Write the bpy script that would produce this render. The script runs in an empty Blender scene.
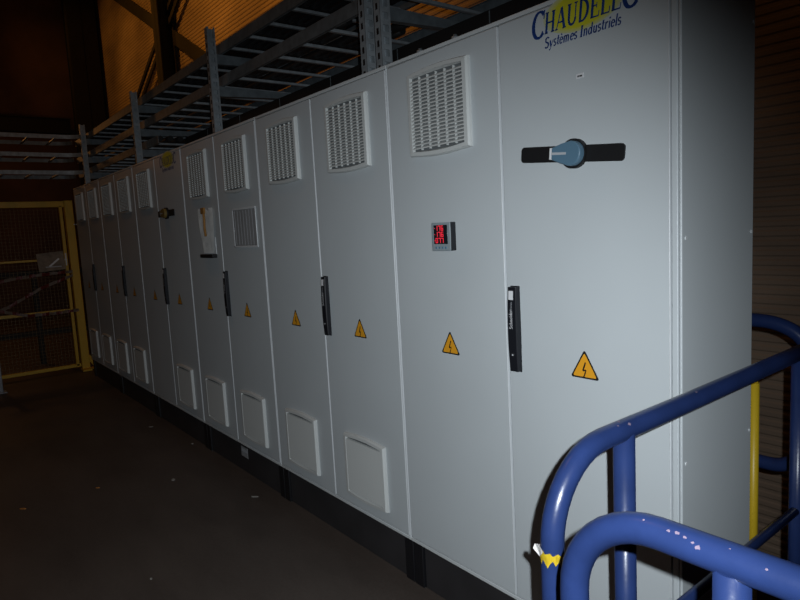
import bpy, bmesh, math, random
from mathutils import Vector, Matrix, Euler
random.seed(7)
C = bpy.context.scene.collection
PI = math.pi

# ------------------------------------------------------------ materials
def mat(name, col, rough=.5, metal=0., spec=.5, noise=0., nscale=8., bump=0., bscale=60., emit=None, estr=0., stretch=(1, 1, 1), alpha=1.):
    m = bpy.data.materials.new(name); m.use_nodes = True
    nt = m.node_tree; b = nt.nodes['Principled BSDF']
    b.inputs['Base Color'].default_value = (*col, 1)
    b.inputs['Roughness'].default_value = rough
    b.inputs['Metallic'].default_value = metal
    b.inputs['Specular IOR Level'].default_value = spec
    if alpha < 1: b.inputs['Alpha'].default_value = alpha
    if emit:
        b.inputs['Emission Color'].default_value = (*emit, 1); b.inputs['Emission Strength'].default_value = estr
    if noise or bump:
        tc = nt.nodes.new('ShaderNodeTexCoord'); mp = nt.nodes.new('ShaderNodeMapping')
        mp.inputs['Scale'].default_value = stretch
        nt.links.new(tc.outputs['Object'], mp.inputs['Vector'])
    if noise:
        n = nt.nodes.new('ShaderNodeTexNoise'); n.inputs['Scale'].default_value = nscale; n.inputs['Detail'].default_value = 6
        nt.links.new(mp.outputs['Vector'], n.inputs['Vector'])
        r = nt.nodes.new('ShaderNodeValToRGB')
        r.color_ramp.elements[0].position = .3; r.color_ramp.elements[1].position = .7
        r.color_ramp.elements[0].color = (*[c * (1 - noise) for c in col], 1)
        r.color_ramp.elements[1].color = (*[min(1, c * (1 + noise)) for c in col], 1)
        nt.links.new(n.outputs['Fac'], r.inputs['Fac']); nt.links.new(r.outputs['Color'], b.inputs['Base Color'])
    if bump:
        n2 = nt.nodes.new('ShaderNodeTexNoise'); n2.inputs['Scale'].default_value = bscale; n2.inputs['Detail'].default_value = 4
        nt.links.new(mp.outputs['Vector'], n2.inputs['Vector'])
        bp = nt.nodes.new('ShaderNodeBump'); bp.inputs['Strength'].default_value = bump; bp.inputs['Distance'].default_value = .002
        nt.links.new(n2.outputs['Fac'], bp.inputs['Height']); nt.links.new(bp.outputs['Normal'], b.inputs['Normal'])
    return m

M = {}
M['paint'] = mat('light_grey_enamel', (.55, .59, .61), .42, bump=.08, bscale=350, noise=.02, nscale=3)
M['edge'] = mat('grey_enamel_rim', (.62, .65, .66), .35)
M['rim'] = mat('door_rim_glint', (.66, .69, .71), .35)  # paler than the door: paints the glint of edges catching the flash
M['cable'] = mat('black_cable_sheath', (.012, .012, .013), .5)
M['vent'] = mat('grey_vent_plastic', (.60, .62, .61), .5)
M['ventdark'] = mat('vent_filter_mat', (.12, .13, .135), .9)
M['plinth'] = mat('dark_plinth_steel', (.030, .028, .030), .55, noise=.2, nscale=4)
M['plinthcorner'] = mat('black_plinth_corner', (.008, .008, .010), .5)
M['black'] = mat('black_plastic', (.010, .011, .015), .5, spec=.35)
M['blackmatte'] = mat('black_matte_plastic', (.006, .006, .007), .6)
M['bluegrey'] = mat('blue_grey_knob_plastic', (.10, .19, .27), .4)
M['amberknob'] = mat('dull_yellow_knob', (.20, .13, .03), .5)
M['white'] = mat('white_print', (.75, .76, .78), .5)
M['greyprint'] = mat('pale_grey_print', (.45, .47, .5), .5)
M['yellow'] = mat('warning_yellow', (.80, .36, .02), .45)
M['signblack'] = mat('warning_black', (.01, .01, .01), .5)
M['logoyellow'] = None
M['navy'] = mat('logo_navy_print', (.010, .045, .20), .5)
M['metergrey'] = mat('meter_bezel_grey', (.28, .33, .36), .4)
M['meterscreen'] = mat('meter_screen', (.012, .016, .02), .2)
M['led'] = mat('red_led_digits', (.3, .01, .02), .4, emit=(1., .03, .06), estr=.75)
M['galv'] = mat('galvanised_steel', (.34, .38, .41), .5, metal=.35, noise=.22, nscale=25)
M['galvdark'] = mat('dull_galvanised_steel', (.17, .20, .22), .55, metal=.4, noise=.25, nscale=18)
M['blue'] = mat('blue_railing_enamel', (.016, .032, .112), .3, noise=.12, nscale=14, bump=.15, bscale=90)
M['chip'] = mat('chipped_paint_primer', (.20, .15, .21), .6)
M['tapeyellow'] = mat('yellow_tape_scrap', (.80, .58, .03), .5)
M['tapewhite'] = mat('torn_pale_tape', (.55, .53, .52), .7)
M['yellowpaint'] = mat('yellow_post_enamel', (.62, .42, .02), .4)
M['gatepaint'] = mat('yellow_gate_enamel', (.58, .36, .02), .45)
M['mesh'] = mat('gate_mesh_wire', (.12, .075, .03), .5, metal=.3)
M['column'] = mat('dark_backlit_steel', (.006, .005, .005), .7, noise=.3, nscale=3)  # near-black base stands in for columns left unlit against the bright wall
M['greypost'] = mat('pale_grey_post_enamel', (.30, .33, .38), .4)
M['paper'] = mat('paper_sheet', (.80, .79, .77), .7, noise=.12, nscale=18)
M['papergrey'] = mat('sheet_in_sleeve', (.30, .31, .32), .6, noise=.15, nscale=30, stretch=(1, 1, .15))
M['clear'] = mat('sleeve_plastic_rim', (.72, .75, .77), .2)
M['cord'] = mat('ochre_cord', (.35, .17, .04), .7)
M['tapepale'] = mat('dimmed_white_tape', (.30, .24, .19), .5)  # white tape, weak flash at the gate darkened into its colour
M['papernotice'] = mat('dimmed_notice_sheet', (.22, .17, .12), .6, noise=.35, nscale=14)  # sheet dimmed in its colour for the flash falloff
M['tapered'] = mat('red_barrier_tape', (.22, .03, .02), .4)  # red kept dark in the colour, flash falloff at the gate
M['scrap'] = mat('pale_floor_scrap', (.26, .25, .23), .8)
M['scrapo'] = mat('orange_floor_scrap', (.45, .18, .04), .8)

# printed yellow ellipse: solid in the middle, fading towards its rim as the print does
def logo_yellow():
    m = bpy.data.materials.new('logo_yellow_print'); m.use_nodes = True
    nt = m.node_tree; b = nt.nodes['Principled BSDF']; b.inputs['Roughness'].default_value = .45
    tc = nt.nodes.new('ShaderNodeTexCoord'); g = nt.nodes.new('ShaderNodeTexGradient'); g.gradient_type = 'SPHERICAL'
    mp = nt.nodes.new('ShaderNodeMapping'); mp.inputs['Scale'].default_value = (1 / .145, 1, 1 / .068)
    nt.links.new(tc.outputs['Object'], mp.inputs['Vector']); nt.links.new(mp.outputs['Vector'], g.inputs['Vector'])
    r = nt.nodes.new('ShaderNodeValToRGB'); e = r.color_ramp.elements
    e[0].position = .0; e[0].color = (.50, .55, .50, 1); e[1].position = .30; e[1].color = (.62, .60, .03, 1)
    nt.links.new(g.outputs['Fac'], r.inputs['Fac']); nt.links.new(r.outputs['Color'], b.inputs['Base Color'])
    return m
M['logoyellow'] = logo_yellow()

def floor_mat():
    m = bpy.data.materials.new('dark_worn_floor'); m.use_nodes = True
    nt = m.node_tree; b = nt.nodes['Principled BSDF']; b.inputs['Roughness'].default_value = .6
    tc = nt.nodes.new('ShaderNodeTexCoord')
    n1 = nt.nodes.new('ShaderNodeTexNoise'); n1.inputs['Scale'].default_value = 1.3; n1.inputs['Detail'].default_value = 8; n1.inputs['Roughness'].default_value = .65
    n2 = nt.nodes.new('ShaderNodeTexNoise'); n2.inputs['Scale'].default_value = 70; n2.inputs['Detail'].default_value = 3
    mp = nt.nodes.new('ShaderNodeMapping'); mp.inputs['Scale'].default_value = (.6, 1.6, 1)
    nt.links.new(tc.outputs['Object'], mp.inputs['Vector']); nt.links.new(mp.outputs['Vector'], n1.inputs['Vector']); nt.links.new(tc.outputs['Object'], n2.inputs['Vector'])
    mx = nt.nodes.new('ShaderNodeMath'); mx.operation = 'MULTIPLY_ADD'; mx.inputs[1].default_value = .25
    nt.links.new(n2.outputs['Fac'], mx.inputs[0]); nt.links.new(n1.outputs['Fac'], mx.inputs[2])
    r = nt.nodes.new('ShaderNodeValToRGB'); e = r.color_ramp.elements
    e[0].position = .42; e[0].color = (.046, .036, .031, 1); e[1].position = .80; e[1].color = (.088, .070, .060, 1)
    nt.links.new(mx.outputs[0], r.inputs['Fac']); nt.links.new(r.outputs['Color'], b.inputs['Base Color'])
    bp = nt.nodes.new('ShaderNodeBump'); bp.inputs['Strength'].default_value = .25; bp.inputs['Distance'].default_value = .003
    nt.links.new(n2.outputs['Fac'], bp.inputs['Height']); nt.links.new(bp.outputs['Normal'], b.inputs['Normal'])
    return m
M['floor'] = floor_mat()
M['cladding'] = mat('ribbed_cladding', (.28, .205, .15), .55, noise=.22, nscale=1.1, stretch=(1, 1, 2.5))
M['wall'] = mat('dark_brown_wall', (.075, .040, .032), .8, noise=.3, nscale=1.5)
M['ceiling'] = mat('dark_roof_deck', (.05, .045, .045), .8)

# ------------------------------------------------------------ mesh builder
class MB:
    def __init__(s): s.bm = bmesh.new(); s.mats = []
    def mi(s, m):
        if m not in s.mats: s.mats.append(m)
        return s.mats.index(m)
    def box(s, x0, x1, y0, y1, z0, z1, m, bev=0., seg=2, xf=None):
        v = [s.bm.verts.new((x, y, z)) for x in (x0, x1) for y in (y0, y1) for z in (z0, z1)]
        fs = [s.bm.faces.new([v[i] for i in q]) for q in ((0, 1, 3, 2), (4, 6, 7, 5), (0, 4, 5, 1), (2, 3, 7, 6), (0, 2, 6, 4), (1, 5, 7, 3))]
        k = s.mi(m)
        for f in fs: f.material_index = k
        if xf is not None:
            for q in v: q.co = xf @ q.co
        if bev:
            es = list({e for f in fs for e in f.edges})
            r = bmesh.ops.bevel(s.bm, geom=es, offset=bev, segments=seg, affect='EDGES', profile=.5, material=k)
            for f in r['faces']: f.smooth = True; f.material_index = k
        return s
    def poly(s, pts, m, flip=False):
        v = [s.bm.verts.new(p) for p in pts]
        if flip: v.reverse()
        f = s.bm.faces.new(v); f.material_index = s.mi(m); return f
    def bar(s, a, b, w, h, m, bev=0., up=(0, 0, 1)):
        a, b = Vector(a), Vector(b); d = (b - a); L = d.length; d.normalize()
        x = d.cross(Vector(up)).normalized(); u = x.cross(d)
        mt = Matrix.Translation(a) @ Matrix((( x.x, d.x, u.x), (x.y, d.y, u.y), (x.z, d.z, u.z))).to_4x4()
        return s.box(-w / 2, w / 2, 0, L, -h / 2, h / 2, m, bev, xf=mt)
    def tube(s, pts, r, m, n=16, caps=True):
        pts = [Vector(p) for p in pts]; k = s.mi(m); rings = []
        t0 = (pts[1] - pts[0]).normalized()
        ref = Vector((0, 0, 1)) if abs(t0.z) < .9 else Vector((1, 0, 0))
        u = t0.cross(ref).normalized()
        for i, p in enumerate(pts):
            t = ((pts[min(i + 1, len(pts) - 1)] - p).normalized() + (p - pts[max(i - 1, 0)]).normalized()).normalized()
            u = (u - t * u.dot(t)).normalized(); w = t.cross(u)
            rings.append([s.bm.verts.new(p + (u * math.cos(2 * PI * j / n) + w * math.sin(2 * PI * j / n)) * r) for j in range(n)])
        for a, b in zip(rings, rings[1:]):
            for j in range(n):
                f = s.bm.faces.new((a[j], a[(j + 1) % n], b[(j + 1) % n], b[j])); f.smooth = True; f.material_index = k
        if caps:
            for q in (list(reversed(rings[0])), rings[-1]):
                f = s.bm.faces.new(q); f.material_index = k
        return s
    def prism(s, prof, y0, y1, m, bev=0.):      # prof: list of (x,z), extruded along y
        k = s.mi(m)
        a = [s.bm.verts.new((x, y0, z)) for x, z in prof]; b = [s.bm.verts.new((x, y1, z)) for x, z in prof]
        n = len(prof); fs = [s.bm.faces.new(a), s.bm.faces.new(list(reversed(b)))]
        for i in range(n): fs.append(s.bm.faces.new((a[(i + 1) % n], a[i], b[i], b[(i + 1) % n])))
        for f in fs: f.material_index = k
        if bev:
            es = list(fs[0].edges)
            r = bmesh.ops.bevel(s.bm, geom=es, offset=bev, segments=3, affect='EDGES', profile=.5, material=k)
            for f in r['faces']: f.smooth = True
        return s
    def mesh(s, name):
        bmesh.ops.recalc_face_normals(s.bm, faces=s.bm.faces[:])
        me = bpy.data.meshes.new(name); s.bm.to_mesh(me); s.bm.free()
        for m in s.mats: me.materials.append(m)
        return me
    def obj(s, name, parent=None, loc=(0, 0, 0)):
        return link(name, s.mesh(name), parent, loc)

def link(name, me, parent=None, loc=(0, 0, 0), tilt=0.):
    o = bpy.data.objects.new(name, me); C.objects.link(o); o.location = loc; o.rotation_euler.y = -tilt
    if parent: o.parent = parent
    return o
def tag(o, label, cat, group=None):
    o['label'] = label; o['category'] = cat
    if group: o['group'] = group
    return o
def thing(name, label, cat, loc=(0, 0, 0), group=None):
    return tag(link(name, None, None, loc), label, cat, group)
def struct(o): o['kind'] = 'structure'; return o
def arc(c, r, a0, a1, n, f):
    return [f(c[0] + r * math.cos(math.radians(a0 + (a1 - a0) * i / n)), c[1] + r * math.sin(math.radians(a0 + (a1 - a0) * i / n))) for i in range(n + 1)]

# ------------------------------------------------------------ stroke lettering (bold serif italic)
def A_(cx, cy, rx, ry, a0, a1, wh, wv, n=14):   # arc with thin tops and thick sides
    out = []
    for i in range(n + 1):
        a = math.radians(a0 + (a1 - a0) * i / n)
        out.append((cx + rx * math.cos(a), cy + ry * math.sin(a), wh + (wv - wh) * abs(math.cos(a))))
    return out
def L_(x0, y0, x1, y1, w, w2=None): return [(x0, y0, w), (x1, y1, w2 or w)]
T, t = .17, .07
def sf(x, y, w=.30): return [(x - w / 2, y, .055), (x + w / 2, y, .055)]
GL = {
 'C': (.82, [A_(.46, .5, .38, .45, 48, 318, .06, .19), L_(.74, .66, .76, .97, .06)]),
 'H': (.95, [L_(.2, 0, .2, 1, T), L_(.75, 0, .75, 1, T), L_(.2, .5, .75, .5, t), sf(.2, .03), sf(.2, .97), sf(.75, .03), sf(.75, .97)]),
 'A': (.92, [L_(.12, 0, .45, 1, .07), L_(.45, 1, .78, 0, T), L_(.25, .33, .66, .33, t), sf(.12, .03, .26), sf(.78, .03, .30)]),
 'U': (.92, [L_(.2, 1, .2, .3, T), A_(.46, .32, .26, .28, 180, 360, .09, .14), L_(.72, .3, .72, 1, .08), sf(.2, .97), sf(.72, .97, .26)]),
 'D': (.92, [L_(.2, 0, .2, 1, T), A_(.3, .5, .46, .465, -90, 90, .06, .18), L_(.1, .03, .32, .03, .06), L_(.1, .97, .32, .97, .06)]),
 'E': (.80, [L_(.2, 0, .2, 1, T), L_(.08, .03, .70, .03, .06), L_(.08, .97, .66, .97, .06), L_(.2, .52, .52, .52, .06), L_(.70, 0, .72, .26, .05), L_(.66, .78, .66, 1, .05), L_(.52, .40, .52, .64, .05)]),
 'L': (.78, [L_(.2, 0, .2, 1, T), L_(.08, .03, .68, .03, .06), L_(.68, 0, .71, .28, .06), sf(.2, .97)]),
 'I': (.44, [L_(.22, 0, .22, 1, T), sf(.22, .03), sf(.22, .97)]),
 'S': (.66, [A_(.32, .73, .21, .23, 30, 270, .08, .15), A_(.32, .26, .22, .24, 90, -150, .08, .16)]),
 'y': (.56, [L_(.08, .62, .27, .06, .14), L_(.50, .62, .20, -.20, .07), L_(.20, -.20, .06, -.24, .10)]),
 's': (.44, [A_(.21, .46, .13, .14, 30, 270, .07, .12), A_(.21, .17, .14, .15, 90, -150, .07, .12)]),
 't': (.38, [L_(.19, .86, .17, .10, .13), L_(.17, .06, .33, .08, .08), L_(.04, .60, .34, .60, .07)]),
 'e': (.50, [A_(.25, .31, .18, .28, 0, 320, .07, .13), L_(.10, .34, .42, .34, .07)]),
 'm': (.92, [L_(.14, 0, .14, .62, .13), A_(.28, .42, .14, .17, 170, 0, .08, .12), L_(.42, .42, .42, 0, .13), A_(.56, .42, .14, .17, 170, 0, .08, .12), L_(.70, .42, .70, 0, .13)]),
 'n': (.60, [L_(.14, 0, .14, .62, .13), A_(.29, .40, .15, .19, 170, 0, .08, .12), L_(.44, .42, .44, 0, .13)]),
 'u': (.60, [L_(.14, .62, .14, .2, .13), A_(.28, .22, .14, .17, 180, 360, .08, .12), L_(.44, .62, .44, 0, .13)]),
 'd': (.58, [A_(.25, .30, .17, .27, 20, 340, .07, .13), L_(.44, 0, .44, 1, .13)]),
 'r': (.44, [L_(.14, 0, .14, .62, .13), A_(.28, .42, .13, .16, 170, 40, .08, .11)]),
 'i': (.30, [L_(.14, 0, .14, .62, .13), L_(.14, .78, .14, .92, .14)]),
 'l': (.28, [L_(.14, 0, .14, 1, .13)]),
 'h': (.60, [L_(.14, 0, .14, 1, .13), A_(.29, .40, .15, .19, 170, 0, .08, .12), L_(.44, .42, .44, 0, .13)]),
 'c': (.46, [A_(.25, .30, .17, .27, 50, 310, .07, .13)]),
 ' ': (.30, []),
}
GL['è'] = (.50, GL['e'][1] + [L_(.16, .90, .30, .74, .09)])
def text(mb, s, x, z, h, m, f, shear=.18, stretch=1., bold=1.):
    """f maps (u,v) in metres on the surface to a 3D point"""
    for ch in s:
        if isinstance(ch, tuple): ch, hh = ch
        else: hh = h
        adv, strokes = GL[ch]
        for st in strokes:
            for (x0, y0, w0), (x1, y1, w1) in zip(st, st[1:]):
                w0, w1 = w0 * bold, w1 * bold
                dx, dy = x1 - x0, y1 - y0; d = math.hypot(dx, dy) or 1; nx, ny = -dy / d, dx / d
                e = .012 if len(st) > 2 else 0
                ex, ey = dx / d * e, dy / d * e
                q = [(x0 - ex + nx * w0 / 2, y0 - ey + ny * w0 / 2), (x0 - ex - nx * w0 / 2, y0 - ey - ny * w0 / 2), (x1 + ex - nx * w1 / 2, y1 + ey - ny * w1 / 2), (x1 + ex + nx * w1 / 2, y1 + ey + ny * w1 / 2)]
                mb.poly([f(x + (a + shear * b) * hh * stretch, z + b * hh) for a, b in q], m)
        x += adv * hh * stretch
    return x
def textw(s, h, stretch=1.):
    return sum(GL[c[0]][0] * (c[1] if isinstance(c, tuple) else h) * stretch for c in s)

# ------------------------------------------------------------ cabinet parts
def grille_mesh(closed=False):
    """louvred cover .32 x .32, centred at origin on the door plane (front is -y)"""
    mb = MB(); W = .163; n = 14
    def outline(w, h, bow):
        p = [(-w, -h)]
        p += [(-w + 2 * w * i / n, -h - bow * math.sin(PI * i / n)) for i in range(1, n)]
        p += [(w, -h), (w, h)]
        p += [(w - 2 * w * i / n, h + bow * math.sin(PI * i / n)) for i in range(1, n)]
        p += [(-w, h)]
        return p
    loops = [(outline(W, .152, .010), 0), (outline(W - .001, .151, .010), -.010), (outline(W - .006, .147, .010), -.018), (outline(W - .022, .136, .008), -.019), (outline(W - .024, .134, .004), -.006)]
    k = mb.mi(M['vent']); rings = [[mb.bm.verts.new((x, y, z)) for x, z in o] for o, y in loops]
    for a, b in zip(rings, rings[1:]):
        for j in range(len(a)):
            f = mb.bm.faces.new((a[j], a[(j + 1) % len(a)], b[(j + 1) % len(a)], b[j])); f.material_index = k
    f = mb.bm.faces.new(rings[-1]); f.material_index = mb.mi(M['ventdark'])
    iw = W - .0235; ns = 20
    for i in range(ns):
        z = -.128 + .256 * (i + .5) / ns
        prof = [(-.005, z + .006), (-.0185, z - .0022), (-.0185, z - .0070), (-.005, z + .002)] if not closed else [(-.005, z + .0064), (-.016, z + .0060), (-.0185, z - .0062), (-.005, z - .0064)]
        v0 = [mb.bm.verts.new((-iw, y, zz)) for y, zz in prof]; v1 = [mb.bm.verts.new((iw, y, zz)) for y, zz in prof]
        for q in ([v0[j], v0[(j + 1) % 4], v1[(j + 1) % 4], v1[j]] for j in range(4)):
            f = mb.bm.faces.new(q); f.material_index = k
        mb.bm.faces.new(v0).material_index = k; mb.bm.faces.new(v1).material_index = k
    for j in range(1, 6 if not closed else 1):
        x = -iw + 2 * iw * j / 6
        mb.box(x - .0016, x + .0016, -.0150, -.005, -.133, .133, M['vent'])
    return mb.mesh('ventilation_grille')
def cover_mesh():
    """lower filter cover: same frame, slats closed when seen from above"""
    return grille_mesh(True)
def handle_mesh():
    mb = MB(); k = mb.mi(M['black'])
    # lofted grip: bowed front, flat back, slightly narrower ends; z from -.142 to .142
    N = 16; rings = []
    for i in range(N + 1):
        s = -1 + 2 * i / N; z = .142 * s
        w = .0195 * (1 - .10 * s * s); d = .024 * (1 - .20 * abs(s) ** 2.4)
        sec = [(-w, 0), (-w, -d * .86), (-w * .88, -d), (w * .88, -d), (w, -d * .84), (w, 0)]
        rings.append([mb.bm.verts.new((x, y, z)) for x, y in sec])
    for a, b in zip(rings, rings[1:]):
        for j in range(6):
            f = mb.bm.faces.new((a[j], a[(j + 1) % 6], b[(j + 1) % 6], b[j])); f.material_index = k
    mb.bm.faces.new(rings[0]).material_index = k; mb.bm.faces.new(rings[-1]).material_index = k
    bmesh.ops.bevel(mb.bm, geom=[e for e in mb.bm.edges if len(e.link_faces) == 2 and e.calc_face_angle(0) > .5], offset=.002, segments=2, affect='EDGES')
    # slot line, lettering, badge and keyhole on the front face (depth follows the bow)
    def fr(z): s = z / .142; return -.024 * (1 - .20 * abs(s) ** 2.4) - .0006
    mb.poly([(-.012, fr(.124) - .0004, .130), (.008, fr(.124) - .0004, .130), (.008, fr(.098) - .0004, .100), (-.012, fr(.098) - .0004, .100)], M['white'])
    text(mb, 'Schneider', .002, .0, .014, M['white'], lambda u, v: (.004 - v, fr(u) - .0008, u), shear=0)
    text(mb, 'Electric', .066, .0, .0075, M['greyprint'], lambda u, v: (.003 - v, fr(u) - .0008, u), shear=0)
    mb.tube([(.0, fr(-.085) + .004, -.085), (.0, fr(-.085) - .001, -.085)], .0075, M['blackmatte'], 16)
    mb.tube([(.0, fr(-.085) - .001, -.085), (.0, fr(-.085) - .0015, -.085)], .0035, M['greyprint'], 10)
    mb.box(-.0195, .0195, -.004, 0, -.145, .145, M['black'], .001)
    return mb.mesh('handle')
def sign_mesh():
    mb = MB(); s = .104; h = s * .866
    def tri(sc, y, m, r):
        pts = []
        for a in (90, 210, 330):
            R = s / math.sqrt(3) * sc; cx, cz = (R - 2 * r) * math.cos(math.radians(a)), (R - 2 * r) * math.sin(math.radians(a))
            pts += [(cx + r * math.cos(math.radians(a + b)), y, cz + r * math.sin(math.radians(a + b))) for b in (-60, -30, 0, 30, 60)]
        mb.poly(pts, m)
    tri(1., -.0012, M['signblack'], .005); tri(.83, -.0018, M['yellow'], .004)
    # lightning arrow
    z = -.004
    def seg(a, b, w):
        dx, dz = b[0] - a[0], b[1] - a[1]; d = math.hypot(dx, dz); nx, nz = -dz / d * w / 2, dx / d * w / 2
        mb.poly([(a[0] + nx, -.0024, a[1] + nz), (a[0] - nx, -.0024, a[1] - nz), (b[0] - nx, -.0024, b[1] - nz), (b[0] + nx, -.0024, b[1] + nz)], M['signblack'])
    pts = [(.004, .021), (-.006, -.006), (.005, -.003), (-.001, -.022)]
    for a, b, w in zip(pts, pts[1:], (.0050, .0046, .0042)): seg(a, b, w)
    mb.poly([(-.0065, -.0024, -.021), (.004, -.0024, -.0245), (-.0035, -.0024, -.031)], M['signblack'])
    s1 = sorted(mb.bm.verts, key=lambda v: v.co.y)
    return mb.mesh('warning_sign')
def switch_mesh(knobmat, bar_half=.183):
    mb = MB()
    def cap(w, r, n=10):
        p = []
        for cx, cz, a0 in ((w - r, .024 - r, 0), (-w + r, .024 - r, 90), (-w + r, -.024 + r, 180), (w - r, -.024 + r, 270)):
            p += [(cx + r * math.cos(math.radians(a0 + 90 * i / n)), cz + r * math.sin(math.radians(a0 + 90 * i / n))) for i in range(n + 1)]
        return p
    mb.prism(cap(bar_half, .012), -.006, .001, M['blackmatte'], .0015)
    disc = [(.043 * math.cos(2 * PI * i / 40) + .020, .043 * math.sin(2 * PI * i / 40)) for i in range(40)]
    mb.prism(disc, -.016, .001, M['blackmatte'], .002)
    # pear-shaped pointer knob, tip towards -x
    kn = [(.036 * math.cos(math.radians(a)) + .024, .036 * math.sin(math.radians(a))) for a in range(-100, 101, 12)]
    kn += [(-.006, .028), (-.038, .019), (-.042, .015), (-.042, -.015), (-.038, -.019), (-.006, -.028)]
    mb.prism(kn, -.036, -.016, knobmat, .004)
    mb.box(-.050, -.0415, -.034, -.018, -.017, .017, M['white'], .001)
    mb.box(-.040, .012, -.0372, -.035, -.0035, .0035, M['greyprint'])
    return mb.mesh('rotary_switch')
def meter_mesh():
    mb = MB()
    mb.box(-.050, .050, -.026, 0, -.052, .052, M['black'], .003)
    mb.box(-.050, .050, -.030, -.026, -.052, .052, M['metergrey'], .002)
    mb.box(-.038, .036, -.0312, -.029, -.027, .043, M['meterscreen'], .001)
    seg = {'0': 'abcdef', '1': 'bc', '7': 'abc', '6': 'acdefg', '8': 'abcdefg', '2': 'abged', '5': 'afgcd'}
    for row, (s, dx) in enumerate((('176', 0), ('176', 0), ('077', .004))):
        for i, ch in enumerate(s):
            x = -.022 + i * .0155 + dx * 0; z = .0345 - row * .0225; w, h, th = .0045, .0080, .0026
            sg = dict(a=(-w, w, h, h), g=(-w, w, 0, 0), d=(-w, w, -h, -h), b=(w, w, 0, h), c=(w, w, -h, 0), f=(-w, -w, 0, h), e=(-w, -w, -h, 0))
            for q in seg[ch]:
                a, b, c, d = sg[q]
                mb.box(x + a - th / 2, x + b + th / 2, -.0316, -.031, z - .003 + c - th / 2, z - .003 + d + th / 2, M['led'])
    for i in range(3):
        mb.box(-.034, -.031, -.0316, -.031, .0295 - i * .0225, .0325 - i * .0225, M['led'])
        
    for i in range(4):
        mb.box(-.030 + i * .017, -.021 + i * .017, -.0325, -.029, -.044, -.036, M['bluegrey'], .001)
    return mb.mesh('digital_meter')
def logo_mesh():
    """origin at the ellipse centre"""
    mb = MB()
    mb.poly([(.135 * math.cos(2 * PI * i / 64), -.0010, .060 * math.sin(2 * PI * i / 64)) for i in range(64)], M['logoyellow'])
    word = [('C', .082)] + [(c, .060) for c in 'HAUDELE'] + [('C', .082)]
    w = textw(word, .06); st = .356 / w
    f = lambda u, v: (u, -.0016, v)
    x = -.182
    for ch, hh in word:
        zz = -.038 if hh < .07 else -.047
        x = text(mb, ch, x, zz, hh, M['navy'], f, .16, st, 1.15)
    s2 = 'Systèmes Industriels'; w = textw(s2, .031); text(mb, s2, -.134, -.079, .031, M['navy'], f, .2, .258 / w, 1.3)
    return mb.mesh('logo')
ME = dict(grille=grille_mesh(), cover=cover_mesh(), handle=handle_mesh(), sign=sign_mesh(), switch=switch_mesh(M['bluegrey']), switch2=switch_mesh(M['amberknob']), meter=meter_mesh(), logo=logo_mesh())

def door_mesh(x0, x1):
    mb = MB(); mb.box(x0, x1, 0, .022, .218, 2.1755, M['paint'], .0035, 3); mb.box(x1 - .003, x1 + .0008, -.0008, .021, .219, 2.1745, M['rim'], .0018, 2); return mb.mesh('door')  # pale strip on the right edge paints a bright glint line
DL, DR, DE = door_mesh(-.594, -.004), door_mesh(.004, .5895), door_mesh(.004, .580)
def body_mesh(right_end):
    mb = MB()
    mb.box(-.599, .599, .0225, .417, .2, 2.192, M['paint'], .003)
    mb.box(-.599, .599, .001, .03, 2.179, 2.192, M['edge'], .002)
    mb.box(-.599, .599, .001, .03, .2, .214, M['edge'], .002)
    if not right_end: mb.box(.5945, .5985, .0005, .03, .214, 2.178, M['rim'], .001)  # pale strip painting a second glint line beside the door
    mb.box(-.599, -.596, .006, .03, .214, 2.178, M['edge'], .001)
    mb.box(-.003, .003, .012, .03, .214, 2.178, M['edge'])
    return mb.mesh('body')
BODY, BODY_END = body_mesh(False), body_mesh(True)

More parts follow.
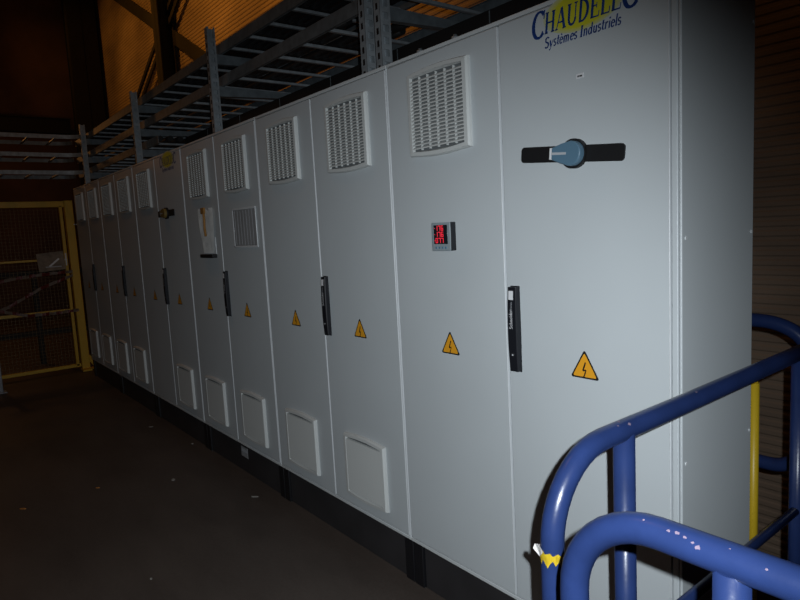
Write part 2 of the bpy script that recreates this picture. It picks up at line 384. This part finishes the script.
def cabinet(cx, label, left, right, end=False, strips=False):
    t_ = thing('electrical_cabinet', label, 'cabinet', (cx, 0, 0), 'row of grey electrical cabinets')
    link('body', BODY_END if end else BODY, t_)
    # plinth: recessed panel, black corner blocks
    mb = MB(); mb.box(-.535, .535, .022, .40, .002, .199, M['plinth'], .002); mb.obj('plinth_panel', t_)
    for s in (-1, 1):
        mb = MB(); mb.box(min(s * .54, s * .597), max(s * .54, s * .597), .012, .41, 0, .199, M['plinthcorner'], .002); mb.obj('plinth_corner', t_)
    for me, cfg, dx in ((DL, left, -.299), (DE if end else DR, right, .299)):
        d = link('door', me, t_)
        if 'T' in cfg: link('ventilation_grille', ME['grille'], d, (dx + .006, 0, 1.965))
        if 'B' in cfg: link('ventilation_grille', ME['cover'], d, (dx - .008, 0, .428))
        if 'W' in cfg: link('warning_sign', ME['sign'], d, (dx + .01, 0, 1.092))['label'] = 'yellow triangle with black lightning bolt'
        if 'H' in cfg: link('handle', ME['handle'], d, (.042, 0, 1.190))['label'] = 'black handle with white lettering'
        if 'S' in cfg: link('rotary_switch', ME['switch'], d, (.272, 0, 1.737), -.095)['label'] = 'blue-grey knob on long black bar'
        if 's' in cfg: link('rotary_switch', ME['switch2'], d, (.19, 0, 1.750))['label'] = 'dull yellow knob on long black bar'
        if 'L' in cfg: link('logo', ME['logo'], d, (.322, 0, 2.136))['label'] = 'navy lettering over a yellow ellipse'
        if 'M' in cfg: link('digital_meter', ME['meter'], d, (-.283, 0, 1.506))['label'] = 'square meter with red glowing digits'
        if 'l' in cfg:
            mb = MB(); mb.box(-.013, .013, -.0012, 0, -.007, .007, M['white'], .0004)
            mb.box(-.008, -.003, -.0017, -.001, -.003, .002, M['signblack']); mb.box(-.001, .008, -.0017, -.001, -.003, .0015, M['signblack'])
            mb.obj('small_label', d, (.312, 0, 1.952))
    if end:
        mb = MB()
        mb.box(.584, .6015, .001, .022, .2145, 2.177, M['paint'], .003, 3)
        mb.box(.6000, .6045, .026, .415, .2, 2.192, M['paint'])
        mb.box(.6045, .6125, .0, .417, .2, 2.192, M['paint'], .003, 3)
        for z in (.35, .87, 1.48, 2.08):
            for y in (.02, .405): mb.tube([(.612, y, z), (.615, y, z)], .005, M['edge'], 10)
        mb.obj('side_panel', t_)
        mb = MB(); mb.box(.6005, .6115, .012, .41, 0, .199, M['plinthcorner'], .002); mb.obj('plinth_side', t_)
    return t_

c0 = cabinet(0, 'nearest grey electrical cabinet, with company lettering, red digital meter and blue-grey rotary switch', 'TWM', 'WHSLl', end=True)
c1 = cabinet(-1.2, 'grey electrical cabinet second from the blue railing, two upper vents and two large lower vents', 'TBW', 'TBWH')
c2 = cabinet(-2.4, 'third grey electrical cabinet, with paper sleeve on one door and document holder on the other', 'TBW', 'TBWH')
c3 = cabinet(-3.6, 'fourth grey electrical cabinet, with small yellow logo and dark yellow switch knob', 'TW', 'BWHsL')
c4 = cabinet(-4.8, 'fifth grey electrical cabinet in shadow, between the yellow-knob one and the farthest one', 'TBW', 'TBWH')
c5 = cabinet(-6.0, 'farthest grey electrical cabinet in the row, next to the yellow mesh gate', 'TBW', 'TBWH')
mb = MB(); mb.box(-.05, .05, -.0015, 0, -.033, .033, M['papergrey'], .0004); mb.box(-.04, .04, -.002, -.001, .0, .02, M['greyprint'])
mb.obj('plinth_label', c2, (.035, .0215, .137))['label'] = 'pale label on the black plinth'

# documents on cabinet three
mb = MB()
mb.box(-.155, .155, -.004, -.0008, -.108, .108, M['papergrey'], .001)
for x0, x1, z0, z1 in ((-.160, .160, .106, .116), (-.160, .160, -.116, -.106), (-.162, -.150, -.116, .116), (.154, .162, -.116, .116)):
    mb.box(x0, x1, -.006, -.0008, z0, z1, M['clear'], .0015)
for i in range(7): mb.box(-.13 + i * .04, -.124 + i * .04, -.0048, -.004, -.10, .10, M['greyprint'])
o = tag(mb.obj('document_sleeve', None, (-2.03, -.0002, 1.597)), 'clear plastic sleeve holding grey sheet, stuck on right door of third cabinet', 'document')
t_ = thing('document_holder', 'crumpled pale paper in dark-bottomed wall holder on left door of third cabinet', 'document', (-2.60, -.0005, 1.43))
mb = MB()
pr = []
for i in range(9):                       # crumpled folded sheets, tapering towards the pocket
    u = i / 8; x = -.125 + .25 * u
    pr.append((x, -.012 - .014 * (i % 2), .31 - .02 * (i % 3 == 0)))
k = mb.mi(M['paper'])
cols = [[mb.bm.verts.new((x * (1 if z > .2 else (.62 + .38 * max(0, z) / .2) ), y * (1 if z > .1 else .8), z if z < .3 else zt)) for z in (.02, .10, .20, .31)] for x, y, zt in pr]
for a, b in zip(cols, cols[1:]):
    for j in range(3): mb.bm.faces.new((a[j], b[j], b[j + 1], a[j + 1])).material_index = k
r = bmesh.ops.solidify(mb.bm, geom=mb.bm.faces[:], thickness=.002)
mb.obj('paper_sheets', t_)
mb = MB(); mb.box(-.10, .115, -.035, 0, -.012, .012, M['blackmatte'], .004); mb.box(-.095, .11, -.004, 0, .0, .12, M['clear'], .001); mb.obj('pocket', t_)
mb = MB(); mb.tube([(.02, -.034, .30), (.035, -.036, .24), (.03, -.037, .18), (.04, -.037, .13)], .008, M['cord'], 8)
mb.box(-.01, .05, -.042, -.028, .275, .315, M['cord'], .005); mb.obj('cord', t_)

# ------------------------------------------------------------ blue guard rails
RR = .0225
def hoop_end(plane, fixed, a, z, r, dirn, n=10):
    """points of a bend from a vertical leg at a to the horizontal at height z"""
    pts = []
    for i in range(n + 1):
        th = math.radians(90 * i / n)
        s = a + dirn * (r - r * math.cos(th)); zz = z - r + r * math.sin(th)
        pts.append((fixed, s, zz) if plane == 'x' else (s, fixed, zz))
    return pts
def base(mb, x, y):
    mb.tube([(x, y, 0), (x, y, .008)], .05, M['blue'], 20)
g = thing('guard_rail', 'blue guard rail beside the cabinet end, yellow tape scrap on its bent leg', 'railing', (.715, -.677, 0), 'blue guard rails')
def rel(pts, o): return [(p[0] - o[0], p[1] - o[1], p[2] - o[2]) for p in pts]
O = (.715, -.677, 0)
top = [(.715, -.677, 0), (.715, -.677, .5), (.715, -.677, .92)] + hoop_end('x', .715, -.677, 1.1, .165, 1) + [(.715, -.2, 1.102), (.715, .3, 1.108), (.715, .78, 1.114)]
# horizontal corner at the far end, back behind the cabinets
mb = MB(); mb.tube(rel(top, O), RR, M['blue'], 24); mb.obj('top_rail', g)
for y in (-.435, .50):
    mb = MB(); mb.tube(rel([(.715, y, 0), (.715, y, 1.095)], O), RR, M['blue'], 24); base(mb, 0, y + .677); mb.obj('post', g)
mb = MB(); mb.tube(rel([(.715, -.677, .60), (.715, .78, .62)], O), .0135, M['blue'], 20); mb.obj('middle_rail', g)
mb = MB(); mb.tube(rel([(.715, .78, 0), (.715, .78, 1.1215)], O), RR, M['blue'], 24); base(mb, 0, 1.457); mb.obj('post', g)
# yellow tape scrap with a torn pale flap
mb = MB(); n = 14
rag = [.0, .006, -.004, .008, .002, -.006, .004, .010, .0, .007, -.003, .004, .009, .0, .003]
k = mb.mi(M['tapeyellow']); lo, hi = [], []
for i in range(n + 1):
    a = math.radians(222 + 175 * i / n); rr = RR + .0012
    lo.append(mb.bm.verts.new((rr * math.cos(a), rr * math.sin(a), .906 + rag[i] - .0002 * i)))
    hi.append(mb.bm.verts.new((rr * math.cos(a), rr * math.sin(a), .932 + rag[(i * 5) % 15] * .9 - .0004 * i)))
for i in range(n): mb.bm.faces.new((lo[i], lo[i + 1], hi[i + 1], hi[i])).material_index = k
k = mb.mi(M['tapewhite'])
def pa(a, r, z): return (r * math.cos(math.radians(a)), r * math.sin(math.radians(a)), z)
fl = [pa(215, RR + .001, .934), pa(206, RR + .011, .932), pa(212, RR + .014, .924), pa(209, RR + .008, .915), pa(218, RR + .001, .910)]
fl2 = [pa(214, RR + .0015, .934), pa(240, RR + .0018, .936), pa(262, RR + .0018, .928), pa(250, RR + .0018, .921), pa(226, RR + .0018, .914)]
for q in (fl, fl2): mb.bm.faces.new([mb.bm.verts.new(p) for p in q]).material_index = k
bmesh.ops.solidify(mb.bm, geom=mb.bm.faces[:], thickness=.0006)
mb.obj('tape_scrap', g)['label'] = 'torn yellow and white tape scrap'
def chips(parent, pts):
    """small bare spots lying on the tube skin; each (centre of axis, axis dir, angle, size)"""
    for (c, ax, ang, sz) in pts:
        mb = MB()
        c = Vector(c); ax = Vector(ax).normalized(); u = ax.cross(Vector((0, 0, 1)))
        if u.length < .1: u = Vector((1, 0, 0))
        u.normalize(); w = u.cross(ax)
        P = []
        for i in range(9):
            a = 2 * PI * i / 9; s = sz * (.5 + .6 * random.random())
            th = math.radians(ang) + s * math.sin(a) / RR
            P.append(c + ax * (s * 1.5 * math.cos(a)) + (u * math.cos(th) + w * math.sin(th)) * (RR + .0007))
        mb.poly(P, M['chip']); mb.obj('paint_chip', parent)['label'] = 'pale chip in the blue paint'
chips(g, [((0, .235, 1.1036), (0, 1, 0), 40, .0045), ((0, .200, 1.1034), (0, 1, 0), 55, .0022), ((0, .215, 1.1034), (0, 1, 0), 75, .0030), ((0, .52, 1.109), (0, 1, 0), 50, .003)])

O = (.856, -.80, 0)
g2 = thing('guard_rail', 'nearest blue tubular guard rail at the bottom right, chipped on top', 'railing', O, 'blue guard rails')
top = [(.856, -.80, 0), (.856, -.80, .5), (.856, -.80, .93)] + hoop_end('y', -.80, .856, 1.107, .145, 1) + [(1.3, -.80, 1.107), (2.2, -.80, 1.107), (3.2, -.80, 1.107)]
mb = MB(); mb.tube(rel(top, O), RR, M['blue'], 28); mb.obj('top_rail', g2)
for x in (1.098, 2.1, 3.18):
    mb = MB(); mb.tube(rel([(x, -.80, 0), (x, -.80, 1.095)], O), RR, M['blue'], 24); base(mb, x - O[0], 0); mb.obj('post', g2)
mb = MB(); mb.tube(rel([(.856, -.80, .58), (3.2, -.80, .58)], O), .0135, M['blue'], 20); mb.obj('middle_rail', g2)
chips(g2, [((x - O[0], 0, 1.107), (1, 0, 0), a, s) for x, a, s in ((.985, 55, .0015), (1.022, 48, .0020), (1.034, 52, .0028), (1.045, 46, .0020), (1.056, 38, .0018), (1.064, 30, .0036), (1.145, 40, .0014), (1.10, 62, .0012))])

# closed-loop rail panel standing behind the cabinet end
O = (.565, .97, 0)
g3 = thing('guard_rail', 'dark blue looped guard rail behind the right end of the cabinets', 'railing', O, 'blue guard rails')
Y = .97; xr = .575
loop = [(-1.4, Y, 1.12), (.2, Y, 1.12)] + list(reversed([(xr - .17 + .17 * math.cos(math.radians(th)), Y, 1.12 - .10 + .10 * math.sin(math.radians(th))) for th in range(0, 91, 9)]))
loop += [(xr - .12 + .12 * math.cos(math.radians(-th)), Y, .56 + .12 - .12 * math.sin(math.radians(th))) for th in range(0, 91, 9)] + [(.2, Y, .56), (-1.4, Y, .56)]
mb = MB(); mb.tube(rel(loop, O), .0265, M['blue'], 24); mb.obj('loop_tube', g3)
for x in (-1.38, .2 - .6):
    mb = MB(); mb.tube(rel([(x, Y, 0), (x, Y, 1.12)], O), RR, M['blue'], 20); base(mb, x - O[0], 0); mb.obj('post', g3)

mb = MB(); mb.tube([(0, 0, 0), (0, 0, .965)], .0155, M['yellowpaint'], 20); mb.tube([(0, 0, .965), (0, 0, .972)], .011, M['yellowpaint'], 20); mb.tube([(0, 0, 0), (0, 0, .008)], .045, M['yellowpaint'], 20)
tag(mb.obj('yellow_post', None, (.538, .62, 0)), 'slim yellow post standing behind the right end of the cabinets', 'post')

# ------------------------------------------------------------ cable ladders and their posts
def ladder(name, label, x0, x1, z, extra=None, pitch=.27, ph=0., ya=.15, yb=.70):
    t_ = thing('cable_ladder', label, 'cable ladder', (x1, ya, z), 'galvanised cable ladders')
    for y, s in ((ya, 1), (yb, -1)):
        mb = MB()
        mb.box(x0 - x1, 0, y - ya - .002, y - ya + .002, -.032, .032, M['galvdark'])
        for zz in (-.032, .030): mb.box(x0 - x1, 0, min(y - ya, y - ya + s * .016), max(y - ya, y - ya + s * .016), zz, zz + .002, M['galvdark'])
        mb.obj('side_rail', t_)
    n = int((x1 - x0 - .1) / pitch)
    for i in range(n + 1):
        x = -.05 - ph - i * pitch
        if x < x0 - x1: break
        mb = MB(); mb.box(x - .012, x + .012, .002, yb - ya - .002, -.022, -.006, M['galv'], .003); mb.obj('rung', t_)
    return t_
ladder('l3', 'top cable ladder of the stack over the cabinets', -6.95, 1.2, 2.75, ph=.07)
ladder('l2', 'middle cable ladder of the stack, just above the cabinet tops', -6.95, 1.2, 2.55, ph=.0)
ladder('l1', 'lowest cable ladder, over the far cabinets only', -6.95, -3.9, 2.375, ph=.1)
def cross_ladder(z, label):
    t_ = thing('cable_ladder', label, 'cable ladder', (-6.60, 0, z), 'galvanised cable ladders')
    for x, s in ((0, -1), (-.55, 1)):
        # curved elbow that meets the run above the cabinets, then straight towards the viewer's left
        pts = [(x + (.16 if x == 0 else .16) * (1 - math.sin(a)), .12 - .16 * (1 - math.cos(a)) + .0, 0) for a in [math.radians(90 * i / 6) for i in range(7)]]
        pts = [(x + .14 * (1 - math.sin(math.radians(15 * i))), .15 - .02 - .20 * (1 - math.cos(math.radians(15 * i))), 0) for i in range(7)] + [(x, -3.4, 0)]
        mb = MB(); k = mb.mi(M['galv'])
        for a, b in zip(pts, pts[1:]):
            for q in ([(*a[:2], -.022), (*b[:2], -.022), (*b[:2], .022), (*a[:2], .022)],):
                mb.bm.faces.new([mb.bm.verts.new(p) for p in q]).material_index = k
        bmesh.ops.remove_doubles(mb.bm, verts=mb.bm.verts[:], dist=1e-5)
        bmesh.ops.solidify(mb.bm, geom=mb.bm.faces[:], thickness=.004)
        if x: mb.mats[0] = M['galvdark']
        mb.obj('side_rail', t_)
    for i in range(12):
        y = -.12 - i * .27
        mb = MB(); mb.box(-.546, -.004, y - .012, y + .012, -.022, -.006, M['galv'], .003); mb.obj('rung', t_)
cross_ladder(2.775, 'uppermost cable ladder crossing the far left above the gate')
cross_ladder(2.572, 'middle cable ladder crossing the far left above the gate')
cross_ladder(2.375, 'lowest cable ladder crossing the far left above the gate')

def strut_post(x, z1, zb, levels, label, w=.041, armlen=.60, lean=0.):
    t_ = thing('support_post', label, 'support post', (x, .10, zb), 'perforated cable ladder posts')
    mb = MB(); h = z1 - zb
    # channel with a row of slots along both visible faces
    for yy in (-.0265, .0245): mb.box(-w / 2, w / 2, yy, yy + .002, 0, h, M['galv'])
    mb.box(-w / 2, -w / 2 + .002, -.0265, .0265, 0, h, M['galv'])
    nz = int(h / .05)
    for i in range(nz):
        z = i * .05
        mb.box(w / 2 - .002, w / 2, -.0265, .0265, z, z + .022, M['galv'])
    for yy in (-.0265, .0145): mb.box(w / 2 - .002, w / 2 + .0002, yy, yy + .012, 0, h, M['galv'])
    for i in range(nz):
        mb.box(-.007, .007, -.0272, -.0260, i * .05 + .012, i * .05 + .038, M['blackmatte'])
    mb.box(-.055, .055, -.05, .05, 0, .008, M['galv'], .001)
    mb.obj('channel', t_)
    for z in levels:
        mb = MB()
        prof = [(.0065, -.062), (.03, -.062), (armlen, -.034), (armlen, 0), (.0065, 0)]
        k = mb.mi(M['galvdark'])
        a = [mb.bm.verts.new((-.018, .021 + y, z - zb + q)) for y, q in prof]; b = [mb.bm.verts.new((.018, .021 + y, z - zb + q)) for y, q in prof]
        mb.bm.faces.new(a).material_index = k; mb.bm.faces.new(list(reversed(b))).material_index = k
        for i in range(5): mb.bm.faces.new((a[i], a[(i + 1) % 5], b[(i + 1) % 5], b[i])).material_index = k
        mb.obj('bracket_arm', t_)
    return t_
L3, L2, L1 = 2.717, 2.517, 2.342
strut_post(-.845, 2.98, 2.192, (L3, L2), 'nearest perforated steel post, left one of the close pair', w=.045)
strut_post(-.735, 2.98, 2.192, (), 'right one of the close pair of perforated steel posts', w=.045)
strut_post(-2.55, 2.88, 2.192, (L3, L2), 'steel cable ladder post above the third cabinet')
strut_post(-4.30, 2.83, 2.192, (L3, L2, L1), 'steel cable ladder post above the fourth and fifth cabinets')
strut_post(-6.30, 2.87, 2.192, (L3, L2, L1), 'farthest steel cable ladder post, above the last cabinet')
mb = MB(); mb.box(-4.4, 0, -.025, .025, 0, .200, M['column'], .003)
for i in range(7): mb.box(-.35 - i * .6, -.345 - i * .6, -.0265, -.024, .005, .195, M['galvdark'])
tag(mb.obj('cable_trunking', None, (.58, .385, 2.1935)), 'long dark trunking lying along the back of the cabinet tops', 'trunking')
def cable(x0, x1, y, z, r, label, amp=.002):
    p0 = random.random() * 6; mb = MB(); n = 36
    mb.tube([(x0 - x1 + (x1 - x0) * i / n, amp * math.sin(p0 + i * .7) + amp * .3 * math.sin(p0 * 2 + i * .31), .0015 * (1 + math.sin(p0 + i * 1.1))) for i in range(n + 1)], r, M['cable'], 10)
    tag(mb.obj('power_cable', None, (x1, y, z)), label, 'cable', label.replace('cable lying', 'cables lying'))
for i in range(9): cable(-6.9, 1.15, .195 + .056 * i, 2.75 + .0225, .0255, 'black power cable lying on the rungs of the top cable ladder')
for i in (1, 2, 4, 5, 6, 7): cable(-6.9, -1.05 - .15 * (i % 3), .195 + .056 * i, 2.55 + .0215, .0250, 'black power cable lying on the rungs of the middle cable ladder')
for i in range(6): cable(-6.9, -4.0, .20 + .085 * i, 2.378 + .0215, .0250, 'black power cable lying on the rungs of the lowest cable ladder')
mb = MB(); mb.box(-.03, .03, -.03, .03, 0, .018, M['galv'], .003); mb.tube([(0, 0, .018), (0, 0, .05)], .008, M['galvdark'], 10); mb.tube([(0, 0, .03), (0, 0, .042)], .016, M['galv'], 6)
me = mb.mesh('anchor_bolt')
for x, lb in ((-.30, 'small lifting bolt on top of the nearest cabinet'), (-.50, 'small lifting bolt on the cabinet top nearer the perforated posts')):
    tag(link('lifting_bolt', me, None, (x, .10, 2.192)), lb, 'bolt')

# ------------------------------------------------------------ yellow mesh gate at the far end
g = thing('mesh_gate', 'yellow framed wire mesh gate at the far end of the cabinets', 'gate', (-7.1, -.03, 0))
def gb(name, a, b, w, h, m, up=(0, 0, 1)):
    mb = MB(); mb.bar(a, b, w, h, m, .003, up); return mb.obj(name, g)
gb('gate_post', (0, .05, 0), (0, .05, 2.09), .09, .09, M['gatepaint'], (1, 0, 0))
gb('stile', (0, -.035, .06), (0, -.035, 2.03), .035, .04, M['gatepaint'], (1, 0, 0))
gb('stile', (0, -1.30, .06), (0, -1.30, 2.03), .035, .04, M['gatepaint'], (1, 0, 0))
gb('top_bar', (0, -1.34, 2.05), (0, .005, 2.05), .04, .07, M['gatepaint'])
gb('bottom_bar', (0, -1.34, .065), (0, .0, .065), .04, .04, M['gatepaint'])
gb('middle_bar', (0, -1.30, .76), (0, -.02, .76), .03, .035, M['gatepaint'])
gb('middle_bar', (0, -1.30, 1.39), (0, -.02, 1.39), .03, .025, M['gatepaint'])
mb = MB(); mb.bar((0, .05, 0), (0, .16, 0), .10, .02, M['gatepaint']); mb.bar((0, .09, .16), (.0, .19, .0), .02, .05, M['gatepaint']); mb.bar((0, .04, .01), (.16, .04, .01), .10, .02, M['gatepaint']); mb.obj('foot', g)
mb = MB(); y = -1.28
while y < -.05: mb.box(-.0015, .0015, y - .0018, y + .0018, .08, 2.02, M['mesh']); y += .04
z = .10
while z < 2.02: mb.box(.0015, .0045, -1.29, -.04, z - .0018, z + .0018, M['mesh']); z += .04
mb.obj('wire_mesh', g)
mb = MB(); mb.box(.02, .026, -.045, -.030, 1.31, 1.46, M['clear'], .002); mb.box(.02, .05, -.12, -.03, 1.375, 1.39, M['clear'], .003)
mb.obj('latch', g)['label'] = 'shiny metal latch'
mb = MB()
for i in (0, 1): mb.tube([(.05, .09 + i * .022, 1.80), (.056, .09 + i * .022, 1.80)], .007, M['white'], 10)
mb.obj('bolt_heads', g)
mb = MB(); mb.bar((0, -.09, 1.38), (0, -.38, 1.36), .004, .22, M['papernotice'], .001)
mb.box(.002, .004, -.30, -.13, 1.30, 1.312, M['greyprint']); mb.bar((.003, -.15, 1.40), (.003, -.26, 1.31), .002, .02, M['white'])  # slanting white bar paints the shine on the sheet
tag(mb.obj('notice', None, (-7.045, 0, 0)), 'creased paper notice hung on the yellow mesh gate', 'notice')
def barrier_tape(pts, label):
    mb = MB(); k1, k2 = mb.mi(M['tapered']), mb.mi(M['tapepale'])
    P = []
    for a, b in zip(pts, pts[1:]):
        n = 8
        for i in range(n): P.append([a[j] + (b[j] - a[j]) * i / n for j in range(3)])
    P.append(list(pts[-1]))
    for i, p in enumerate(P): p[2] -= 0; p[0] += .006 * math.sin(i * 1.3)
    vs = [(mb.bm.verts.new((p[0] + .004 * math.sin(i), p[1], p[2] - .018)), mb.bm.verts.new((p[0], p[1], p[2] + .018 + .005 * math.sin(i * 2.1)))) for i, p in enumerate(P)]
    for i, (a, b) in enumerate(zip(vs, vs[1:])):
        mb.bm.faces.new((a[0], b[0], b[1], a[1])).material_index = k1 if (i // 2) % 2 == 0 else k2
    bmesh.ops.solidify(mb.bm, geom=mb.bm.faces[:], thickness=.001)
    tag(mb.obj('barrier_tape', None, (-7.05, 0, 0)), label, 'barrier tape', 'red and white barrier tapes on the gate')
barrier_tape([(.02, -1.1, 1.13), (.02, -.62, 1.20), (.02, -.35, 1.222), (.02, -.02, 1.235)], 'highest red and white barrier tape on the gate, just under the notice')
barrier_tape([(.02, -1.1, .72), (.02, -.72, .88), (.02, -.38, 1.06), (.02, -.02, 1.19)], 'red and white barrier tape slanting up across the gate')
barrier_tape([(.04, -1.1, .92), (.04, -.85, .85), (.04, -.55, .755), (.04, -.25, .75), (.04, .0, .76)], 'lowest red and white barrier tape, sagging across the gate')
# dark machinery frame standing behind the gate
t_ = thing('steel_frame', 'low dark steel frame standing behind the mesh gate', 'frame', (-8.0, -.6, 0))
for y in (-1.2, -.31, .3):
    mb = MB(); mb.box(-.04, .04, y - .03, y + .03, 0, 1.25, M['column'], .004); mb.obj('leg', t_, (0, .6, 0))
for z in (.42, 1.21):
    mb = MB(); mb.box(-.035, .035, -.65, 1.0, z - .04, z + .04, M['column'], .004); mb.obj('crossbar', t_)
mb = MB(); mb.box(-.03, .03, -.03, .03, 0, .62, M['greypost'], .006); mb.box(-.06, .06, -.06, .06, 0, .012, M['greypost'], .002)
tag(mb.obj('grey_post', None, (-6.50, -.955, 0)), 'short pale grey post at the far left edge, in front of the gate', 'post')

# ------------------------------------------------------------ the hall
mb = MB()
mb.box(-15.5, .78, -8, 1.06, -.2, 0, M['floor']); struct(mb.obj('floor'))
mb = MB(); mb.box(.78, 7, -8, -.72, -.2, -.0005, M['floor']); struct(mb.obj('floor'))
mb = MB(); mb.box(-15.5, 7, -8, 3.0, -3.2, -3.0, M['floor']); struct(mb.obj('floor'))
mb = MB(); k = mb.mi(M['cladding']); z = -3.0; prev = None; pz = .060
while z < 9.0:
    for dz, y in ((0, 2.6), (.024, 2.6), (.034, 2.607), (.050, 2.607)):
        cur = (mb.bm.verts.new((-15.5, y, z + dz)), mb.bm.verts.new((7, y, z + dz)))
        if prev: mb.bm.faces.new((prev[0], prev[1], cur[1], cur[0])).material_index = k
        prev = cur
    z += pz
struct(mb.obj('wall_back'))
mb = MB(); mb.box(-15.7, -15.5, -8, 3, -3, 9, M['wall']); struct(mb.obj('wall_left'))
mb = MB(); mb.box(7, 7.2, -8, 3, -3, 9, M['wall']); struct(mb.obj('wall_right'))
mb = MB(); mb.box(-15.5, 7, -8.2, -8, -3, 9, M['wall']); struct(mb.obj('wall_front'))
mb = MB(); mb.box(-15.5, 7, -8, 3, 9, 9.2, M['ceiling']); struct(mb.obj('ceiling'))

def ibeam(mb, a, b, w, h, up):
    """flange width w, depth h along the normal"""
    a, b = Vector(a), Vector(b); n = Vector(up).normalized()
    for s in (-1, 1): mb.bar(a + n * s * (h / 2 - .008), b + n * s * (h / 2 - .008), w, .016, M['column'], 0, up)
    mb.bar(a, b, .012, h, M['column'], 0, up)
mb = MB(); ibeam(mb, (0, 0, 0), (0, 0, 11.98), .30, .26, (0, 1, 0))
mb.box(-.25, .25, -.2, .2, 0, .02, M['column'])
tag(mb.obj('steel_column', None, (-10.05, 2.40, -3)), 'dark steel column against the orange-lit wall, where the braces cross', 'column')
mb = MB(); ibeam(mb, (0, 0, 0), (0, 0, 11.98), .62, .40, (1, 0, 0)); mb.box(-.1, .1, -.30, .30, 0, 11.98, M['column'])
mb.box(-.4, .4, -.35, .35, 0, .03, M['column'])
tag(mb.obj('steel_column', None, (-15.1, 2.20, -3)), 'broad dark column in the far corner of the hall', 'column')
def brace(a, b, w, label):
    o = Vector(a); mb = MB(); mb.bar((0, 0, 0), Vector(b) - o, w, .04, M['column'], .003, (0, 1, 0))
    tag(mb.obj('wall_brace', None, a), label, 'brace', 'diagonal wall braces')
brace((-14.6, 2.53, 7.55), (-7.0, 2.53, 3.56), .22, 'broad dark brace sloping down right across the orange-lit wall')
brace((-8.6, 2.48, 5.98), (-12.5, 2.48, 4.10), .085, 'right one of the thin pair of braces climbing past the steel column')
brace((-9.1, 2.48, 5.98), (-13.0, 2.48, 4.10), .085, 'left one of the thin pair of braces climbing past the steel column')
mb = MB(); ibeam(mb, (0, 0, 0), (0, 9.7, 0), .26, .34, (0, 0, 1))
tag(mb.obj('steel_beam', None, (-15.3, -7.9, 4.35)), 'dark horizontal beam across the far end wall', 'beam')

# floor litter
def scrap(x, y, s, m, label, rot=0., asp=.4):
    mb = MB(); P = [(s * math.cos(a) * (.7 + .4 * random.random()), s * asp * math.sin(a) * (.7 + .4 * random.random())) for a in [2 * PI * i / 7 for i in range(7)]]
    k = mb.mi(m); up = [mb.bm.verts.new((a, b, .002 + .004 * random.random())) for a, b in P]; lo = [mb.bm.verts.new((a, b, 0)) for a, b in P]
    mb.bm.faces.new(up).material_index = k; mb.bm.faces.new(list(reversed(lo))).material_index = k
    for i in range(7): mb.bm.faces.new((up[i], lo[i], lo[(i + 1) % 7], up[(i + 1) % 7])).material_index = k
    o = mb.obj('floor_scrap', None, (x, y, 0)); o.rotation_euler.z = rot; tag(o, label, 'litter', 'scraps of litter on the floor')
scrap(-3.911, -.133, .024, M['scrap'], 'flat pale scrap on the floor, farthest along the cabinets', .9, .3)
scrap(-3.209, -.035, .010, M['scrap'], 'tiny bright scrap at the foot of the plinth', .3, .8)
scrap(-2.594, -.385, .015, M['scrap'], 'dull round scrap in the middle of the floor', .2, .9)
scrap(-1.955, -.11, .028, M['scrap'], 'long thin pale scrap on the floor by the third cabinet', .8, .16)
scrap(-2.812, -1.204, .020, M['scrapo'], 'orange scrap on the floor at the left', .8, .35)
scrap(-1.461, -.86, .007, M['scrap'], 'speck of litter nearest to the bottom of the floor', 0, .9)
scrap(-2.82, -.787, .016, M['scrapo'], 'dim orange-brown scrap left of the dull round one', .9, .3)

# ------------------------------------------------------------ camera, flash and hall lamps
cam = bpy.data.cameras.new('camera'); co = bpy.data.objects.new('camera', cam); C.objects.link(co)
co.location = (1.43987, -1.57339, 1.54541); co.rotation_mode = 'XYZ'; co.rotation_euler = (1.45641, 0.05306, 0.90443)
cam.sensor_width = 36; cam.lens = 625.6 / 800 * 36; cam.clip_start = .05; cam.clip_end = 100
bpy.context.scene.camera = co
Rm = co.rotation_euler.to_matrix()
def lamp(name, typ, loc, energy, col, size=.1, **kw):
    l = bpy.data.lights.new(name, typ); l.energy = energy; l.color = col
    if typ in ('POINT', 'SPOT'): l.shadow_soft_size = size
    if typ == 'AREA': l.size = size
    for a, b in kw.items(): setattr(l, a, b)
    o = bpy.data.objects.new(name, l); C.objects.link(o); o.location = loc; return o
fl = lamp('camera_flash', 'SPOT', Vector(co.location) + Rm @ Vector((.045, .032, .0)), 168, (.90, .97, 1.02), .006, spot_size=math.radians(97), spot_blend=1.)
d = Rm @ Vector((-.06, -.25, -1)); fl.rotation_euler = d.to_track_quat('-Z', 'Y').to_euler()
def wall_light(loc, aim, e, cone):
    so = lamp('sodium_wall_light', 'SPOT', loc, e, (1., .40, .05), .15, spot_size=math.radians(cone), spot_blend=.8)
    so.rotation_euler = (Vector(aim) - so.location).to_track_quat('-Z', 'Y').to_euler()
for x, e in ((-14.2, 110), (-11.8, 220), (-9.4, 350), (-7.0, 420), (-4.8, 360), (-3.3, 85)):
    wall_light((x, -1.2, 8.0), (x, 2.6, 5.1), e, 58)
lamp('sodium_lamp', 'POINT', (-3.5, -1.7, 7.0), 42, (1., .45, .12), .15)
lamp('sodium_lamp', 'POINT', (-12.0, -1.5, 3.6), 26, (1., .40, .10), .2)  # added unseen lamp, for the warm glow behind the gate
w = bpy.data.worlds.new('night'); bpy.context.scene.world = w; w.use_nodes = True
w.node_tree.nodes['Background'].inputs[0].default_value = (.02, .02, .022, 1); w.node_tree.nodes['Background'].inputs[1].default_value = .08
vs = bpy.context.scene.view_settings
vs.view_transform = 'Standard'; vs.look = 'None'; vs.gamma = 1; vs.exposure = 0; vs.use_curve_mapping = False
